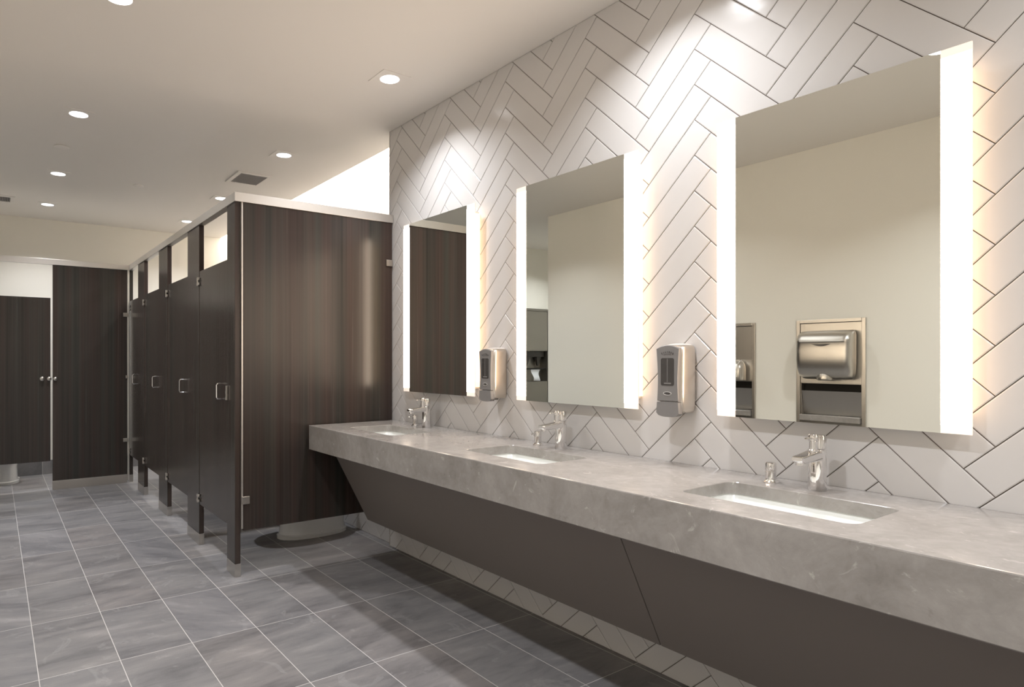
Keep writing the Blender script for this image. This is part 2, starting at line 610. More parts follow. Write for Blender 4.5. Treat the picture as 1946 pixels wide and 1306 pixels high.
# vents and caps
def vent(x0, x1, y0, y1, lb):
    t = thing('ceiling_vent', lb, 'vent', ((x0 + x1) / 2, (y0 + y1) / 2, CH), group='ceiling vents')
    hx, hy = (x1 - x0) / 2, (y1 - y0) / 2
    b = 0.035
    bm = bmesh.new()
    box(bm, (-hx, -hy, -0.008), (-hx + b, hy, 0), 0.002)
    box(bm, (hx - b, -hy, -0.008), (hx, hy, 0), 0.002)
    box(bm, (-hx + b, -hy, -0.008), (hx - b, -hy + b, 0), 0.002)
    box(bm, (-hx + b, hy - b, -0.008), (hx - b, hy, 0), 0.002)
    link('frame', bm, M['trim_white'], t)
    link('backing', bbox((-hx + b, -hy + b, -0.0012), (hx - b, hy - b, -0.0002)), M['black'], t)
    bm = bmesh.new()
    n = 16
    for k in range(n):
        xx = -hx + b + (2 * hx - 2 * b) * (k + 0.5) / n
        c = [(xx - 0.005, -hy + b, -0.0015), (xx + 0.0005, -hy + b, -0.0015), (xx + 0.0055, -hy + b, -0.0075), (xx + 0.003, -hy + b, -0.0075)]
        loft(bm, [c, [(p[0], hy - b, p[2]) for p in c]])
    link('grille', bm, M['grille'], t)
vent(1.615, 1.905, 5.02, 5.375, 'square ceiling vent with grey slats near the stall headrail')
vent(-0.13, 0.160, 6.995, 7.27, 'ceiling vent cut by the left edge, near the far wall')
for x, y, r, lb in ((1.033, 5.93, 0.042, 'small round white sprinkler cap left of the square vent'),
                    (0.394, 5.154, 0.048, 'flush round white cap between two downlights of the left row')):
    bm = bmesh.new()
    lathe(bm, [(r * 0.8, 0.0), (r * 0.8, -0.004), (r, -0.005), (r, -0.008), (r * 0.9, -0.010), (0.001, -0.0105)])
    o = link('sprinkler_cap', bm, M['trim_white'], smooth=True)
    o.location = (x, y, CH)
    tag(o, lb, 'sprinkler cap', 'sprinkler caps')

# ------------------------------------------------------------------ lit mirrors
def mirror_proto():
    """origin on the wall at the bottom centre of the mirror, width 0.71 along Y"""
    t = thing('lit_mirror', '', 'mirror', (WX, 0, 1.04), group='lit mirrors')
    hw, h, sw = 0.354, 1.036, 0.067
    xf, xb = -0.050, -0.044
    link('mirror_glass', bbox((xf, -hw + sw, 0), (xb, hw - sw, h)), M['mirror'], t)
    for s in (-1, 1):
        y0, y1 = sorted((s * hw, s * (hw - sw)))
        bm = bbox((xf, y0, 0.022), (xb, y1, h - 0.022))
        bm.normal_update()
        for f in bm.faces:
            f.material_index = 0 if f.normal.x < -0.5 else 1
        o = link('light_strip', bm, None, t, mats=[M['strip'], M['strip_end']])
        o['label'] = 'glowing frosted strip'
        for za, zb in ((0, 0.022), (h - 0.022, h)):
            o = link('faded_strip_end', bbox((xf, y0, za), (xb, y1, zb)), M['strip_end'], t)
            o['label'] = 'frosted end of the lit strip with a weak painted glow for its fading light'
        # lit flank of the housing
        a, b = sorted((s * (hw - 0.022), s * (hw - 0.012)))
        link('side_diffuser', bbox((xb, a, 0.05), (-0.002, b, h - 0.05), 0.001), M['side'], t)
    link('housing', bbox((xb, -hw + 0.022, 0.04), (-0.002, hw - 0.022, h - 0.04)), M['housing'], t)
    return t
m0 = mirror_proto()
for k, (y, lb) in enumerate(((0.9155, 'largest lit mirror on the right, reflecting two hand dryer niches'),
                             (1.9580, 'middle lit mirror reflecting a bare cream wall and a towel cabinet'),
                             (2.9950, 'smallest lit mirror, reflecting the dark wood end panel'))):
    if k == 0:
        m0.location = (WX, y, 1.04)
        m0['label'] = lb
    else:
        dup(m0, (WX, y, 1.04), lb)

# ------------------------------------------------------------------ countertop
SINKS = [0.905, 1.962, 3.050]
SHX, SHY = 0.142, 0.238
SCX = 1.842
X0, X1 = 1.563, WX - 0.001
Y0, Y1 = YF + 0.0, 3.53
bm = bmesh.new()
zt, zu = CT, CT - 0.038
def outer_match(ring, cx, cy, x0, x1, y0, y1):
    out = []
    for x, y in ring:
        dx, dy = x - cx, y - cy
        k = min(((x1 - cx) / dx if dx > 0 else (x0 - cx) / dx) if abs(dx) > 1e-6 else 1e9,
                ((y1 - cy) / dy if dy > 0 else (y0 - cy) / dy) if abs(dy) > 1e-6 else 1e9)
        out.append((cx + dx * k, cy + dy * k))
    # snap nearest points to the rectangle corners
    for c in ((x0, y0), (x0, y1), (x1, y0), (x1, y1)):
        i = min(range(len(out)), key=lambda q: math.dist(out[q], c))
        out[i] = c
    return out
cells = []
edges = [Y0]
for s in SINKS:
    edges += [s - 0.30, s + 0.30]
edges.append(Y1)
xi = X0 + 0.004
for k in range(len(edges) - 1):
    a, b = edges[k], edges[k + 1]
    if k % 2 == 0:
        quad(bm, [(xi, a, zt), (X1, a, zt), (X1, b, zt), (xi, b, zt)])
    else:
        cy = SINKS[k // 2]
        ring = rrect(SCX, cy, SHX, SHY, 0.035, 8)
        out = outer_match(ring, SCX, cy, xi, X1, a, b)
        rin = rrect(SCX, cy, SHX - 0.002, SHY - 0.002, 0.034, 8)
        rv = [[bm.verts.new((x, y, z)) for x, y in r] for r, z in ((out, zt), (ring, zt), (rin, zt - 0.002), (rin, zu), (rrect(SCX, cy, SHX + 0.05, SHY + 0.04, 0.05, 8), zu))]
        n = len(ring)
        for A, B in zip(rv, rv[1:]):
            for i in range(n):
                bm.faces.new((A[i], A[(i + 1) % n], B[(i + 1) % n], B[i]))
# eased front edge, fascia, underside return, ends
prof = [(xi, zt), (X0 + 0.001, zt - 0.001), (X0, zt - 0.004), (X0, 0.701), (X0 + 0.003, 0.698), (1.70, 0.698), (1.70, 0.715), (X0 + 0.03, 0.715), (X0 + 0.03, zu)]
for (x0_, z0_), (x1_, z1_) in zip(prof, prof[1:]):
    quad(bm, [(x0_, Y0, z0_), (x0_, Y1, z0_), (x1_, Y1, z1_), (x1_, Y0, z1_)])
quad(bm, [(X0, Y1, 0.698), (X0 + 0.03, Y1, 0.698), (X0 + 0.03, Y1, zt), (X0, Y1, zt)])
quad(bm, [(X0 + 0.03, Y1, zu), (X1, Y1, zu), (X1, Y1, zt), (X0 + 0.03, Y1, zt)])
bmesh.ops.remove_doubles(bm, verts=bm.verts, dist=0.0002)
ct = link('countertop', bm, M['stone'])
tag(ct, 'long grey cloudy stone washbasin counter with deep front edge', 'countertop')

# sloping panels under the counter
def apron(name, y0, y1, lb):
    bm = bmesh.new()
    t = 0.02
    top = (1.683, 0.6975); bot = (1.925, 0.238)
    dx, dz = bot[0] - top[0], bot[1] - top[1]
    L = math.hypot(dx, dz)
    nx, nz = -dz / L * t, dx / L * t
    c = [(top[0], top[1]), (bot[0], bot[1]), (bot[0] + nx, bot[1] + nz), (top[0] + nx + 0.01, top[1])]
    loft(bm, [[(x, y0, z) for x, z in c], [(x, y1, z) for x, z in c]])
    bmesh.ops.bevel(bm, geom=list(bm.edges), offset=0.0012, segments=1, affect='EDGES')
    box(bm, (1.925, y0, 0.243), (WX, y1, 0.253))
    o = link(name, bm, M['taupe'])
    tag(o, lb, 'under-counter panel', 'sloping panels under the counter')
apron('counter_skirt', 1.362, 3.46, 'sloping taupe panel under the counter, from the stall wall to the seam')
apron('counter_skirt', YF, 1.359, 'sloping taupe panel under the counter, nearest the camera')

# ------------------------------------------------------------------ sinks
def sink_proto():
    t = thing('sink', '', 'sink', (SCX, 0, CT), group='undermount sinks')
    bm = bmesh.new()
    rs = []
    for hx, hy, r, z in ((SHX + 0.03, SHY + 0.03, 0.05, -0.0385), (SHX + 0.004, SHY + 0.004, 0.038, -0.0385), (SHX + 0.002, SHY + 0.002, 0.038, -0.042),
                         (SHX - 0.012, SHY - 0.014, 0.04, -0.120), (SHX - 0.022, SHY - 0.026, 0.04, -0.134), (SHX - 0.05, SHY - 0.06, 0.035, -0.139),
                         (0.024, 0.024, 0.0239, -0.144), (0.022, 0.022, 0.0219, -0.150), (0.022, 0.022, 0.0219, -0.156),
                         (SHX - 0.05, SHY - 0.06, 0.035, -0.156), (SHX + 0.01, SHY + 0.01, 0.045, -0.130), (SHX + 0.03, SHY + 0.03, 0.05, -0.046)):
        rs.append([(x, y, z) for x, y in rrect(0, 0, hx, hy, r, 8)])
    loft(bm, rs + [rs[0]], cap0=False, cap1=False)
    bmesh.ops.remove_doubles(bm, verts=bm.verts, dist=0.0001)
    link('basin', bm, M['basin'], t, smooth=True)
    bm = bmesh.new()
    lathe(bm, [(0.0215, -0.1475), (0.0215, -0.1445), (0.017, -0.1435), (0.015, -0.1465), (0.001, -0.1465)])
    link('drain', bm, M['chrome'], t, smooth=True)
    bm = bmesh.new()
    cyl(bm, (SHX - 0.0045, 0, -0.072), (SHX - 0.009, 0, -0.0725), 0.010)
    link('overflow_ring', bm, M['chrome'], t, smooth=True)
    return t
sp_ = sink_proto()
for k, (y, lb) in enumerate(zip(SINKS, ('white rectangular undermount sink in front of the largest mirror',
                                         'white rectangular undermount sink below the middle mirror',
                                         'white rectangular undermount sink nearest the stall end panel'))):
    if k == 0:
        sp_.location = (SCX, y, CT); sp_['label'] = lb
    else:
        dup(sp_, (SCX, y, CT), lb)

# ------------------------------------------------------------------ faucets (origin at deck, spout towards -X)
def faucet_proto():
    t = thing('faucet', '', 'faucet', (2.07, 0, CT), group='chrome basin faucets')
    bm = bmesh.new()
    rs = []
    for z, g in ((0, 0.0008), (0.002, 0), (0.122, 0), (0.1235, 0.001)):
        rs.append([(x, y, z) for x, y in rrect(0, 0, 0.0225 - g, 0.0235 - g, 0.018, 6)])
    loft(bm, rs)
    link('body', bm, M['chrome'], t, smooth=True)
    # spout: flat tapering bar leaning slightly down
    bm = bmesh.new()
    rs = []
    for x, zc, hz, hy, r in ((-0.008, 0.106, 0.0145, 0.0215, 0.004), (-0.05, 0.104, 0.0130, 0.0195, 0.004), (-0.09, 0.1015, 0.0115, 0.0180, 0.004),
                             (-0.108, 0.1005, 0.0105, 0.0172, 0.004), (-0.120, 0.1015, 0.0085, 0.0160, 0.004), (-0.1255, 0.1035, 0.0050, 0.0145, 0.003)):
        rs.append([(x, y, z) for y, z in rrect(0, zc, hy, hz, r, 4)])
    loft(bm, rs)
    link('spout', bm, M['chrome'], t, smooth=True)
    bm = bmesh.new()
    lathe(bm, [(0.0125, 0.092), (0.0125, 0.0845), (0.0105, 0.0835), (0.0100, 0.0875), (0.001, 0.0875)], (-0.104, 0, 0))
    link('aerator', bm, M['chrome'], t, smooth=True)
    # handle: rear block, small front cylinder and flat lever
    bm = bmesh.new()
    rs = []
    for z, g in ((0.1250, 0.0012), (0.1265, 0), (0.163, 0), (0.1665, 0.0015), (0.168, 0.005)):
        rs.append([(x, y, z) for x, y in rrect(0.004, 0, 0.0185 - g, 0.0225 - g, 0.016, 6)])
    loft(bm, rs)
    hd = link('handle', bm, M['chrome'], t, smooth=True)
    bm = bmesh.new()
    lathe(bm, [(0.0135, 0.1150), (0.0135, 0.1235), (0.0120, 0.125), (0.0120, 0.150), (0.0138, 0.152), (0.0138, 0.166), (0.0115, 0.1705), (0.001, 0.171)], (-0.024, 0, 0))
    rs = []
    for x, hy, zc, hz in ((-0.016, 0.008, 0.1585, 0.0035), (-0.045, 0.0065, 0.1590, 0.003), (-0.066, 0.0055, 0.1600, 0.0028), (-0.072, 0.003, 0.1602, 0.0015)):
        rs.append([(x, y, z) for y, z in rrect(0, zc, hy, hz, 0.0028, 3)])
    loft(bm, rs)
    link('lever', bm, M['chrome'], hd, smooth=True)
    return t
fp = faucet_proto()
FA = [(2.067, 0.916, 'chrome single lever faucet in front of the largest mirror'),
      (2.074, 1.975, 'chrome single lever faucet under the middle mirror'),
      (2.084, 3.044, 'chrome single lever faucet farthest away, beside the wood panel')]
for k, (x, y, lb) in enumerate(FA):
    if k == 0:
        fp.location = (x, y, CT); fp['label'] = lb
    else:
        dup(fp, (x, y, CT), lb)

def pump_proto():
    t = thing('soap_pump', '', 'soap pump', (2.07, 0, CT), group='deck soap pumps')
    bm = bmesh.new()
    lathe(bm, [(0.0235, 0), (0.0235, 0.0025), (0.0205, 0.0055), (0.0175, 0.008), (0.0160, 0.011), (0.0160, 0.012)])
    link('base', bm, M['chrome'], t, smooth=True)
    bm = bmesh.new()
    lathe(bm, [(0.0155, 0.0122), (0.0162, 0.013), (0.0162, 0.036), (0.0152, 0.037), (0.0152, 0.039), (0.0165, 0.040), (0.0165, 0.060), (0.0150, 0.0645), (0.011, 0.066), (0.001, 0.0665)])
    link('body', bm, M['chrome'], t, smooth=True)
    bm = bmesh.new()
    tube(bm, [(-0.010, 0, 0.054), (-0.026, 0, 0.0545), (-0.038, 0, 0.0535), (-0.045, 0, 0.0510)], 0.0032)
    link('nozzle', bm, M['chrome'], t, smooth=True)
    return t
pp = pump_proto()
for k, (x, y, lb) in enumerate(((2.067, 1.055, 'small chrome soap pump left of the nearest faucet'),
                                (2.076, 2.119, 'small chrome soap pump with thin nozzle beside the middle faucet'),
                                (2.080, 3.155, 'small chrome soap pump beside the farthest faucet'))):
    if k == 0:
        pp.location = (x, y, CT); pp['label'] = lb; pp.rotation_euler = (0, 0, math.radians(27))
    else:
        dup(pp, (x, y, CT), lb).rotation_euler = (0, 0, 0)

# ------------------------------------------------------------------ wall soap dispensers (origin on wall, bottom centre)
def dispenser_proto():
    t = thing('soap_dispenser', '', 'soap dispenser', (WX, 0, 1.03), group='wall soap dispensers')
    # brushed steel cover, sections stacked in z
    bm = bmesh.new()
    rs = []
    for z, dx, hy in ((0.012, -0.080, 0.040), (0.018, -0.094, 0.046), (0.035, -0.101, 0.050), (0.10, -0.103, 0.051), (0.20, -0.101, 0.051),
                      (0.245, -0.098, 0.050), (0.256, -0.092, 0.047), (0.262, -0.080, 0.040)):
        cx = dx / 2
        rs.append([(x, y, z) for x, y in rrect(cx, 0, -dx / 2, hy, 0.022, 8)])
    loft(bm, rs)
    link('cover', bm, M['steel_v'], t, smooth=True)
    bm = bmesh.new()
    rs = [[(x, y, z) for x, y in rrect(dx / 2 - 0.001, 0, -dx / 2, hy, 0.02, 6)] for z, dx, hy in ((0.2625, -0.078, 0.038), (0.267, -0.066, 0.030), (0.269, -0.05, 0.02))]
    loft(bm, rs)
    link('lid', bm, M['pale_plastic'], t, smooth=True)
    # grey waisted face plate, arched top, rounded bottom
    def halfw(z):
        return 0.0415 + 0.0075 * abs((z - 0.13) / 0.13) ** 1.6
    def plate(z0, z1, arch_t, arch_b, xo, xi, m, name, inset_=0.0):
        bm = bmesh.new()
        pts = []
        n = 12
        for k in range(n + 1):
            u = -1 + 2 * k / n
            pts.append((u * (halfw(z0) - inset_), z0 - arch_b * math.sqrt(max(0, 1 - abs(u) ** 2.6))))
        for k in range(1, n):
            z = z0 + (z1 - z0) * k / n
            pts.append((halfw(z) - inset_, z))
        for k in range(n + 1):
            u = 1 - 2 * k / n
            pts.append((u * (halfw(z1) - inset_), z1 + arch_t * (1 - abs(u) ** 2)))
        for k in range(1, n):
            z = z1 + (z0 - z1) * k / n
            pts.append((-(halfw(z) - inset_), z))
        ax = sum(p[0] for p in pts) / len(pts); az = sum(p[1] for p in pts) / len(pts)
        def sc_(f, x):
            return [(x, ax + (p[0] - ax) * f, az + (p[1] - az) * f) for p in pts]
        loft(bm, [sc_(1, xi), sc_(1, xo + 0.002), sc_(0.975, xo)])
        return link(name, bm, m, t, smooth=True)
    plate(0.054, 0.250, 0.012, 0.0, -0.112, -0.096, M['grey_plastic'], 'face_plate')
    plate(0.010, 0.051, 0.0015, 0.014, -0.1135, -0.090, M['grey_plastic'], 'push_bar')
    bm = bmesh.new()
    rs = [[(x, y, z) for y, z in rrect(0, 0.163, hy, hz, 0.007, 4)] for x, hy, hz in ((-0.110, 0.0275, 0.051), (-0.1128, 0.0275, 0.051))]
    loft(bm, rs)
    w_ = link('window', bm, M['dark_plastic'], t, smooth=True)
    bm = bmesh.new()
    box(bm, (-0.1134, -0.0012, 0.125), (-0.1129, 0.0012, 0.212))
    box(bm, (-0.1136, -0.016, 0.118), (-0.1129, 0.014, 0.123))
    link('bag_seam', bm, M['grey_plastic'], w_)
    # oval emblem under the window
    bm = bmesh.new()
    n = 24
    def el(a, b, x):
        return [(x, a * math.cos(2 * PI * i / n), 0.083 + b * math.sin(2 * PI * i / n)) for i in range(n)]
    loft(bm, [el(0.0175, 0.0072, -0.1120), el(0.0175, 0.0072, -0.1132), el(0.0150, 0.0052, -0.1132), el(0.0150, 0.0052, -0.1124)], cap1=False)
    em = link('emblem', bm, M['pale_plastic'], t, smooth=True)
    bm = bmesh.new()
    box(bm, (-0.1134, -0.011, 0.0800), (-0.1128, -0.001, 0.0860), 0.0002, 1)
    quad(bm, [(-0.1134, 0.002, 0.0795), (-0.1134, 0.002, 0.0870), (-0.1134, 0.010, 0.0832)])
    link('emblem_mark', bm, M['mark'], em)
    # arched lettering-like mark above the window
    bm = bmesh.new()
    for k in range(7):
        a = math.radians(60 + 60 * (1 - k / 6.0))
        r = 0.046
        cy_, cz_ = r * math.cos(a), 0.190 + r * math.sin(a)
        ny, nz = math.cos(a), math.sin(a)
        ty, tz = -nz, ny
        h = 0.0042 if k in (0, 1, 2, 6) else 0.0028
        hw = 0.0022
        if k in (0, 1, 2, 4):
            ro = [(-0.1126, cy_ + ty * hw * math.cos(q) + ny * h * math.sin(q), cz_ + tz * hw * math.cos(q) + nz * h * math.sin(q)) for q in [i * PI / 5 for i in range(10)]]
            ri = [(-0.1126, cy_ + ty * hw * .45 * math.cos(q) + ny * h * .5 * math.sin(q), cz_ + tz * hw * .45 * math.cos(q) + nz * h * .5 * math.sin(q)) for q in [i * PI / 5 for i in range(10)]]
            loft(bm, [ro, [(-0.1129, p[1], p[2]) for p in ro], [(-0.1129, p[1], p[2]) for p in ri], ri], cap0=False, cap1=False)
        else:
            for w0, w1, h0, h1 in ((-0.7, 0.7, 0.5, 1.0), (-0.25, 0.25, -1.0, 0.5)):
                q = [(cy_ + ty * hw * a_ + ny * h * b_, cz_ + tz * hw * a_ + nz * h * b_) for a_, b_ in ((w0, h0), (w1, h0), (w1, h1), (w0, h1))]
                loft(bm, [[(-0.1122, *p) for p in q], [(-0.1129, *p) for p in q]])
    arc = []
    for k in range(9):
        a = math.radians(66 + 48 * k / 8.0)
        arc.append((-0.1124, 0.039 * math.cos(a), 0.190 + 0.039 * math.sin(a)))
    tube(bm, arc, 0.0007, 4)
    link('logo_mark', bm, M['mark'], t)
    bm = bmesh.new()
    box(bm, (-0.078, -0.020, 0.002), (-0.040, 0.020, 0.013), 0.003)
    cyl(bm, (-0.060, 0, -0.004), (-0.060, 0, 0.006), 0.007)
    link('nozzle', bm, M['grey_plastic'], t, smooth=True)
    return t
dp = dispenser_proto()
for k, (y, lb) in enumerate(((1.427, 'steel and grey soap dispenser between the middle and largest mirrors'),
                             (2.478, 'steel and grey soap dispenser between the smallest and middle mirrors'))):
    if k == 0:
        dp.location = (WX, y, 1.03); dp['label'] = lb
    else:
        dup(dp, (WX, y, 1.03), lb)

# ------------------------------------------------------------------ toilet stalls
def slab(lo, hi, name, m, parent, loc, bev=0.0015, lab=None):
    lo = [lo[i] - loc[i] for i in range(3)]; hi = [hi[i] - loc[i] for i in range(3)]
    o = link(name, bbox(lo, hi, bev, 2), m, parent)
    if lab:
        o['label'] = lab
    return o

def bracket(parent, loc, p, axis, w=0.028, h=0.040, t=0.010):
    x, y, z = (p[i] - loc[i] for i in range(3))
    bm = bmesh.new()
    if axis == 'y':       # plate facing -Y
        box(bm, (x - w / 2, y - t, z - h / 2), (x + w / 2, y, z + h / 2), 0.002)
        cyl(bm, (x, y - t - 0.002, z + h * .22), (x, y - t + 0.001, z + h * .22), 0.004, n=12)
        cyl(bm, (x, y - t - 0.002, z - h * .22), (x, y - t + 0.001, z - h * .22), 0.004, n=12)
    else:                 # plate facing -X
        box(bm, (x - t, y - w / 2, z - h / 2), (x, y + w / 2, z + h / 2), 0.002)
        cyl(bm, (x - t - 0.002, y, z + h * .22), (x - t + 0.001, y, z + h * .22), 0.004, n=12)
        cyl(bm, (x - t - 0.002, y, z - h * .22), (x - t + 0.001, y, z - h * .22), 0.004, n=12)
    return link('bracket', bm, M['steel'], parent)

def hinge(parent, loc, y, z):
    x = SX - loc[0]
    yy, zz = y - loc[1], z - loc[2]
    bm = bmesh.new()
    for dz in (-0.017, 0.017):
        box(bm, (x - 0.012, yy - 0.026, zz + dz - 0.009), (x - 0.0005, yy - 0.004, zz + dz + 0.009), 0.002)
        box(bm, (x - 0.012, yy + 0.002, zz + dz - 0.009), (x - 0.0005, yy + 0.022, zz + dz + 0.009), 0.002)
    cyl(bm, (x - 0.010, yy - 0.001, zz - 0.028), (x - 0.010, yy - 0.001, zz + 0.028), 0.005, n=12)
    return link('hinge', bm, M['steel'], parent, smooth=True)

def pull(parent, loc, y, z, h=0.092):
    x = SX - loc[0]; yy = y - loc[1]; zz = z - loc[2]
    bm = bmesh.new()
    tube(bm, [(x, yy, zz - h / 2), (x - 0.020, yy, zz - h / 2), (x - 0.026, yy, zz - h / 2 + 0.003), (x - 0.029, yy, zz - h / 2 + 0.009),
              (x - 0.029, yy, zz + h / 2 - 0.009), (x - 0.026, yy, zz + h / 2 - 0.003), (x - 0.020, yy, zz + h / 2), (x, yy, zz + h / 2)], 0.0042, 8)
    return link('handle', bm, M['chrome'], parent, smooth=True)

PT = 0.032   # panel thickness
ZR = 2.135   # underside of the headrail
# pilaster Y ranges; doors run between them
PIL = [(3.575, 3.722), (4.335, 4.64), (5.27, 5.585), (6.205, 6.505), (6.955, 7.02)]
DIVY = [None, 4.487, 5.427, 6.355, None]
names = ['nearest', 'second', 'third', 'fourth']
for k in range(4):
    y0 = PIL[k][0]
    loc = (SX, y0, 0)
    t = thing('toilet_stall', ['nearest dark wood toilet stall, with the large end panel and latch plate',
                               'second stall from the camera, with a U shaped door pull',
                               'third stall from the camera along the dark door row',
                               'stall farthest along the door row, beside the wide far panel'][k], 'toilet stall', loc, group='dark wood toilet stalls')
    p = slab((SX, PIL[k][0], 0.072), (SX + PT, PIL[k][1], ZR), 'pilaster', M['wood'], t, loc)
    slab((SX - 0.0015, PIL[k][0] - 0.0015, 0.0), (SX + PT + 0.0015, PIL[k][1] + 0.0015, 0.073), 'shoe', M['steel'], p, loc, 0.001)
    if k == 3:
        p = slab((SX, PIL[4][0], 0.072), (SX + PT, PIL[4][1], ZR), 'pilaster', M['wood'], t, loc)
        slab((SX - 0.0015, PIL[4][0] - 0.0015, 0.0), (SX + PT + 0.0015, PIL[4][1] + 0.0015, 0.073), 'shoe', M['steel'], p, loc, 0.001)
    d0, d1 = PIL[k][1] + 0.004, PIL[k + 1][0] - 0.004
    d = slab((SX + 0.002, d0, 0.272), (SX + 0.002 + 0.026, d1, 1.826), 'door', M['wood'], t, loc)
    hinge(d, loc, PIL[k + 1][0], 1.757)
    hinge(d, loc, PIL[k + 1][0], 0.315)
    pull(d, loc, d0 + 0.105, 1.048)
    if k == 0:
        bm = bmesh.new()
        yy = PIL[0][1] - loc[1]
        box(bm, (-0.012, yy - 0.020, 1.000), (-0.0005, yy - 0.004, 1.085), 0.002)
        box(bm, (-0.006, yy + 0.0, 1.035), (-0.0005, yy + 0.02, 1.055), 0.001)
        link('latch_keeper', bm, M['steel'], t)
        # full height end panel facing the camera
        e = slab((SX + 0.043, PYY, 0.262), (WX - 0.006, PYY + 0.026, ZR), 'end_panel', M['wood'], t, loc)
        slab((SX + 0.033, PYY + 0.002, 0.272), (SX + 0.0425, PYY + 0.024, ZR), 'edge_channel', M['alu'], e, loc, 0.001)
        bracket(e, loc, (SX + 0.056, PYY, 0.435), 'y', 0.044, 0.044)
        bracket(e, loc, (WX - 0.030, PYY, 1.870), 'y', 0.048, 0.042)
    else:
        slab((SX + PT + 0.004, DIVY[k] - 0.013, 0.262), (2.195, DIVY[k] + 0.013, 1.79), 'divider_panel', M['wood'], t, loc)

# wide far panel and swing door of the end compartment
FY = 6.935
loc = (0.455, FY, 0)
t = thing('toilet_stall', 'far accessible stall across the end of the room, wide panel on steel base', 'toilet stall', loc, group='dark wood toilet stalls')
p = slab((0.458, FY, 0.084), (1.105, FY + PT, ZR), 'front_panel', M['wood'], t, loc)
slab((0.4565, FY - 0.0015, 0.0), (1.1065, FY + PT + 0.0015, 0.085), 'shoe', M['steel'], p, loc, 0.001)
slab((1.108, FY + 0.001, 0.02), (1.124, FY + 0.016, ZR), 'edge_channel', M['alu'], t, loc, 0.001)
bracket(p, loc, (1.092, FY, 1.685), 'y', 0.05, 0.040)
bracket(p, loc, (1.092, FY, 0.430), 'y', 0.05, 0.036)
bracket(p, loc, (1.100, FY, 1.062), 'y', 0.02, 0.03)
d = slab((-0.455, FY + 0.002, 0.276), (0.440, FY + 0.028, 1.820), 'door', M['wood'], t, loc)
def knob(parent, x, z, r=0.021):
    bm = bmesh.new()
    x -= loc[0]
    n = 20
    prof = [(r * 0.5, 0.0), (r * 0.5, -0.012), (r * 0.85, -0.016), (r, -0.024), (r * 0.92, -0.032), (r * 0.6, -0.036), (0.001, -0.037)]
    loft(bm, [[(x + q * math.cos(2 * PI * i / n), yy, z + q * math.sin(2 * PI * i / n)) for i in range(n)] for q, yy in prof])
    return link('knob', bm, M['steel'], parent, smooth=True)
knob(d, 0.372, 1.056)
knob(d, 0.428, 1.055, 0.019)
knob(p, 0.479, 1.054, 0.018)
pl = slab((LX + 0.003, FY, 0.084), (-0.459, FY + PT, ZR), 'pilaster', M['wood'], t, loc)
slab((LX + 0.003, FY - 0.0015, 0.0), (-0.4575, FY + PT + 0.0015, 0.085), 'shoe', M['steel'], pl, loc, 0.001)

# headrail: one continuous aluminium rail in three runs
t = thing('headrail', 'satin aluminium rail running along the top of all the stalls', 'rail', (SX, PYY, ZR))
lc = (SX, PYY, ZR)
slab((SX - 0.008, PYY - 0.008, ZR), (WX - 0.001, PYY + 0.036, ZR + 0.052), 'end_rail', M['alu'], t, lc)
slab((SX - 0.008, PYY + 0.036, ZR), (SX + 0.036, FY + 0.04, ZR + 0.052), 'door_rail', M['alu'], t, lc)
slab((LX + 0.001, FY - 0.008, ZR), (SX - 0.0085, FY + 0.036, ZR + 0.052), 'far_rail', M['alu'], t, lc)

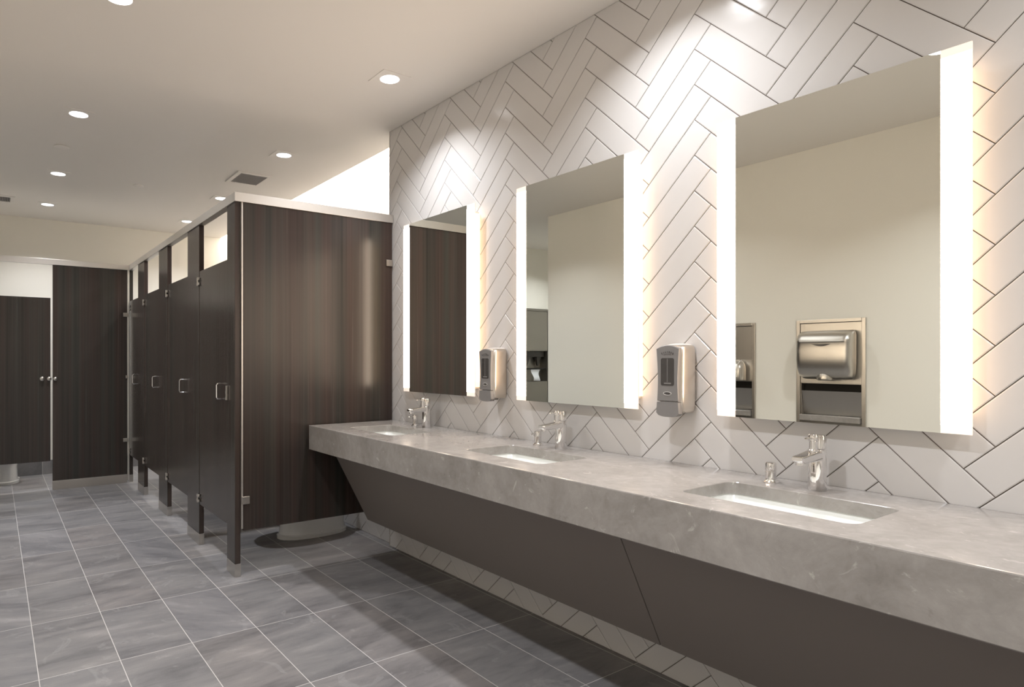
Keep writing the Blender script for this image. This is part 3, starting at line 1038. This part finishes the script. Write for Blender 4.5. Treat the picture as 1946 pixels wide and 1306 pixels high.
# ------------------------------------------------------------------ toilets (back on the wall at local origin, front towards -X)
def toilet_proto():
    t = thing('toilet', '', 'toilet', (2.197, 0, 0), group='white toilets')
    bm = bmesh.new()
    def egg(x0, x1, hw, z, p=2.3, n=28):
        cx, hx = (x0 + x1) / 2, (x1 - x0) / 2
        out = []
        for i in range(n):
            a = 2 * PI * i / n
            c, s = math.cos(a), math.sin(a)
            out.append((cx + hx * math.copysign(abs(c) ** (2 / p), c), hw * math.copysign(abs(s) ** (2 / p), s), z))
        return out
    rs = [egg(-0.580, -0.062, 0.128, 0), egg(-0.580, -0.062, 0.128, 0.022), egg(-0.568, -0.075, 0.116, 0.030), egg(-0.562, -0.08, 0.110, 0.06), egg(-0.560, -0.08, 0.106, 0.16),
          egg(-0.585, -0.08, 0.118, 0.23), egg(-0.640, -0.08, 0.150, 0.30), egg(-0.680, -0.08, 0.176, 0.35), egg(-0.695, -0.08, 0.184, 0.385), egg(-0.695, -0.08, 0.184, 0.395),
          egg(-0.670, -0.22, 0.145, 0.395), egg(-0.640, -0.25, 0.120, 0.33), egg(-0.56, -0.33, 0.06, 0.24)]
    loft(bm, rs)
    link('bowl', bm, M['porcelain'], t, smooth=True)
    bm = bmesh.new()
    a = [egg(-0.700, -0.205, 0.186, 0.398), egg(-0.700, -0.205, 0.186, 0.415), egg(-0.690, -0.215, 0.176, 0.420), egg(-0.655, -0.235, 0.130, 0.420), egg(-0.650, -0.24, 0.125, 0.398)]
    loft(bm, a + [a[0]], cap0=False, cap1=False)
    bmesh.ops.remove_doubles(bm, verts=bm.verts, dist=0.0001)
    link('seat', bm, M['porcelain'], t, smooth=True)
    bm = bmesh.new()
    cyl(bm, (-0.13, 0, 0.395), (-0.13, 0, 0.62), 0.018)
    cyl(bm, (-0.13, 0, 0.62), (-0.13, 0, 0.72), 0.032)
    cyl(bm, (-0.13, 0, 0.66), (0, 0, 0.66), 0.014)
    lathe(bm, [(0.032, 0.72), (0.028, 0.735), (0.001, 0.74)], (-0.13, 0, 0))
    link('flush_valve', bm, M['chrome'], t, smooth=True)
    bm = bmesh.new()
    bm.free()
    for s in (-1, 1):
        bm = bmesh.new()
        lathe(bm, [(0.012, 0.022), (0.012, 0.030), (0.006, 0.036), (0.001, 0.037)], (-0.30, s * 0.115, 0), 12)
        link('bolt_cap', bm, M['porcelain'], t, smooth=True)
    return t
tp = toilet_proto()
for k, (x, y, lb) in enumerate(((2.197, 4.18, 'white toilet base seen below the large end panel'),
                                (2.197, 4.96, 'white toilet inside the second stall, hidden behind its door'),
                                (2.197, 5.90, 'white toilet inside the third stall, hidden behind its door'),
                                (2.197, 6.66, 'white toilet inside the fourth stall, hidden behind its door'))):
    if k == 0:
        tp.location = (x, y, 0); tp['label'] = lb
    else:
        dup(tp, (x, y, 0), lb)
o = dup(tp, (0.088, YB - 0.013, 0), 'white toilet seen below the far stall door at the left edge')
o.rotation_euler = (0, 0, PI / 2)
o.scale = (0.82, 1, 1)

# ------------------------------------------------------------------ hand dryer units recessed in the opposite wall
def dryer_unit(y0, y1, lb, small=False):
    z0, z1 = UZ
    yc_ = (y0 + y1) / 2
    t = thing('hand_dryer_unit', lb, 'hand dryer', (LX, yc_, 0), group='recessed hand dryer units')
    hw = (y1 - y0) / 2
    b = 0.024
    fx = 0.012
    bm = bmesh.new()
    box(bm, (-0.02, -hw, z0), (fx, -hw + b, z1), 0.002)
    box(bm, (-0.02, hw - b, z0), (fx, hw, z1), 0.002)
    box(bm, (-0.02, -hw + b, z1 - b), (fx, hw - b, z1), 0.002)
    box(bm, (-0.02, -hw + b, z0), (fx, hw - b, z0 + b), 0.002)
    link('frame', bm, M['steel'], t)
    iw = hw - b - 0.002
    link('back_panel', bbox((-0.015, -iw, 1.070), (0.002, iw, z1 - b - 0.003), 0.001), M['steel'], t)
    bm = bmesh.new()
    box(bm, (-0.150, -iw, z0 + b), (-0.145, iw, 1.068))
    box(bm, (-0.150, -iw, z0 + b), (0.0, -iw + 0.003, 1.068))
    box(bm, (-0.150, iw - 0.003, z0 + b), (0.0, iw, 1.068))
    box(bm, (-0.150, -iw, 1.066), (-0.012, iw, 1.069))
    link('niche_lining', bm, M['steel'], t)
    link('waste_slot_shade', bbox((-0.060, -iw + 0.004, 0.86), (-0.055, iw - 0.004, 1.064)), M['black'], t)  # black sheet painting the shade deep in the slot
    # sloping lower apron of the waste opening
    bm = bmesh.new()
    c = [(-0.045, 0.845), (-0.004, 1.014), (-0.009, 1.014), (-0.050, 0.845)]
    loft(bm, [[(x, -iw + 0.004, z) for x, z in c], [(x, iw - 0.004, z) for x, z in c]])
    link('waste_flap', bm, M['steel'], t)
    o = link('ledge', bbox((-0.100, -iw + 0.002, 0.80), (0.030, iw - 0.002, 0.843), 0.004), M['stone'], t)
    o['label'] = 'grey stone ledge across the foot of the niche'
    # dryer body
    bm = bmesh.new()
    if not small:
        w2 = 0.178
        prof = [(1.441, 0.030, 0.84), (1.437, 0.062, 0.93), (1.424, 0.095, 0.98), (1.405, 0.118, 1.0), (1.380, 0.132, 1.0), (1.362, 0.137, 1.0), (1.352, 0.133, 1.0),
                (1.30, 0.140, 1.0), (1.24, 0.142, 1.0), (1.18, 0.134, 0.995), (1.140, 0.118, 0.98), (1.118, 0.098, 0.95), (1.106, 0.070, 0.90), (1.100, 0.04, 0.84)]
    else:
        w2 = 0.165
        prof = [(1.235, 0.030, 0.60), (1.230, 0.060, 0.78), (1.215, 0.085, 0.90), (1.195, 0.100, 0.97), (1.170, 0.108, 1.0), (1.13, 0.110, 1.0), (1.09, 0.110, 1.0), (1.078, 0.107, 1.0)]
    rs = []
    for z, d_, f in prof:
        rs.append([(x, y, z) for x, y in rrect(0.002 + d_ / 2, 0, d_ / 2, w2 * f, min(0.045, d_ * 0.49), 8)])
    loft(bm, rs)
    d = link('dryer', bm, M['steel'], t, smooth=True)
    if not small:
        bm = bmesh.new()
        lathe(bm, [(0.030, 0.075), (0.044, 0.040), (0.052, 0.010), (0.050, -0.002), (0.040, -0.006), (0.036, 0.0), (0.001, 0.0)], (0.075, 0.0, 1.098))
        link('nozzle', bm, M['steel'], d, smooth=True)
        bm = bmesh.new()
        n = 16
        A = [(0.1375 + 0.0035, -0.062 + 0.124 * i / n, 1.345) for i in range(n + 1)]
        B = [(0.1365 + 0.0045, -0.062 + 0.124 * i / n, 1.345 - 0.016 * math.sin(PI * i / n) - 0.0003) for i in range(n + 1)]
        loft(bm, [A + B[::-1], [(p[0] + 0.0015, p[1], p[2]) for p in A + B[::-1]]])
        link('sensor_window', bm, M['dark_plastic'], d)
    else:
        for yy in (-0.135, -0.09, -0.045, 0, 0.045, 0.09, 0.135):
            bm = bmesh.new()
            tube(bm, [(0.040, yy, 1.232), (0.075, yy, 1.222), (0.100, yy, 1.198), (0.1115, yy, 1.165), (0.1135, yy, 1.10)], 0.004, 6)
            link('rib', bm, M['chrome'], d, smooth=True)
    return t
dryer_unit(U1[0], U1[1], 'recessed steel niche with large hand dryer, reflected in the largest mirror')
dryer_unit(U2[0], U2[1], 'recessed steel niche with low domed unit, at the left edge of the largest mirror', True)

# towel cabinet in the nook (seen in the middle mirror)
t = thing('towel_cabinet', 'tall recessed metal towel cabinet seen at the left edge of the middle mirror', 'towel cabinet', ((N0 + N1) / 2, 6.30, 0))
hw = (N1 - N0) / 2
M['cab'] = m_brushed('dull_bronze_steel', (0.37, 0.355, 0.33), 0.42)
bm = bmesh.new()
for a in ((-hw, -0.012, NZ0, -hw + 0.03, 0.02, NZ1), (hw - 0.03, -0.012, NZ0, hw, 0.02, NZ1), (-hw + 0.03, -0.012, NZ1 - 0.03, hw - 0.03, 0.02, NZ1), (-hw + 0.03, -0.012, NZ0, hw - 0.03, 0.02, NZ0 + 0.03)):
    box(bm, a[:3], a[3:], 0.002)
link('frame', bm, M['cab'], t)
iw = hw - 0.032
link('upper_door', bbox((-iw, -0.006, 1.36), (iw, 0.015, NZ1 - 0.032), 0.0015), M['cab'], t)
link('waste_door', bbox((-iw, -0.006, NZ0 + 0.032), (iw, 0.015, 0.93), 0.0015), M['cab'], t)
bm = bmesh.new()
box(bm, (-iw, 0.14, 0.93), (iw, 0.15, 1.36))
box(bm, (-iw, 0.0, 1.352), (iw, 0.15, 1.36))
box(bm, (-iw, 0.0, 0.93), (iw, 0.15, 0.935))
box(bm, (-iw, 0.0, 0.93), (-iw + 0.004, 0.15, 1.36))
box(bm, (iw - 0.004, 0.0, 0.93), (iw, 0.15, 1.36))
link('niche', bm, M['cab'], t)
link('towel_slot', bbox((-iw + 0.01, 0.02, 1.10), (iw - 0.01, 0.13, 1.115), 0.002), M['black'], t)
for xx in (-0.11, 0.10):
    bm = bmesh.new()
    loft(bm, [[(xx - 0.04, 0.06, 1.27), (xx + 0.04, 0.06, 1.27), (xx + 0.04, 0.12, 1.27), (xx - 0.04, 0.12, 1.27)],
              [(xx - 0.008, 0.08, 1.15), (xx + 0.008, 0.08, 1.15), (xx + 0.008, 0.10, 1.15), (xx - 0.008, 0.10, 1.15)]])
    link('chute_tip', bm, M['dark_plastic'], t)
bm = bmesh.new()
box(bm, (-iw + 0.01, 0.05, 1.27), (iw - 0.01, 0.13, 1.345), 0.004)
link('dispensing_chute', bm, M['dark_plastic'], t)
bm = bmesh.new()
sheet = []
for k in range(9):
    u = k / 8.0
    x = 0.02 + 0.02 * math.sin(u * 3.0)
    sheet.append([(-0.075 + x * 0.6 + 0.02 * u, 0.03 + 0.02 * math.sin(u * 5), 1.098 - 0.155 * u), (0.085 - 0.03 * u + x * 0.3, 0.035 + 0.02 * math.sin(u * 5 + 1), 1.098 - 0.15 * u),
                  (0.085 - 0.03 * u + x * 0.3, 0.038 + 0.02 * math.sin(u * 5 + 1), 1.098 - 0.15 * u), (-0.075 + x * 0.6 + 0.02 * u, 0.033 + 0.02 * math.sin(u * 5), 1.098 - 0.155 * u)])
loft(bm, sheet)
o = link('paper_towel', bm, M['paper'], smooth=True)
o.location = ((N0 + N1) / 2, 6.255, 0)
tag(o, 'white paper towel hanging in the niche of the tall metal cabinet', 'paper towel')
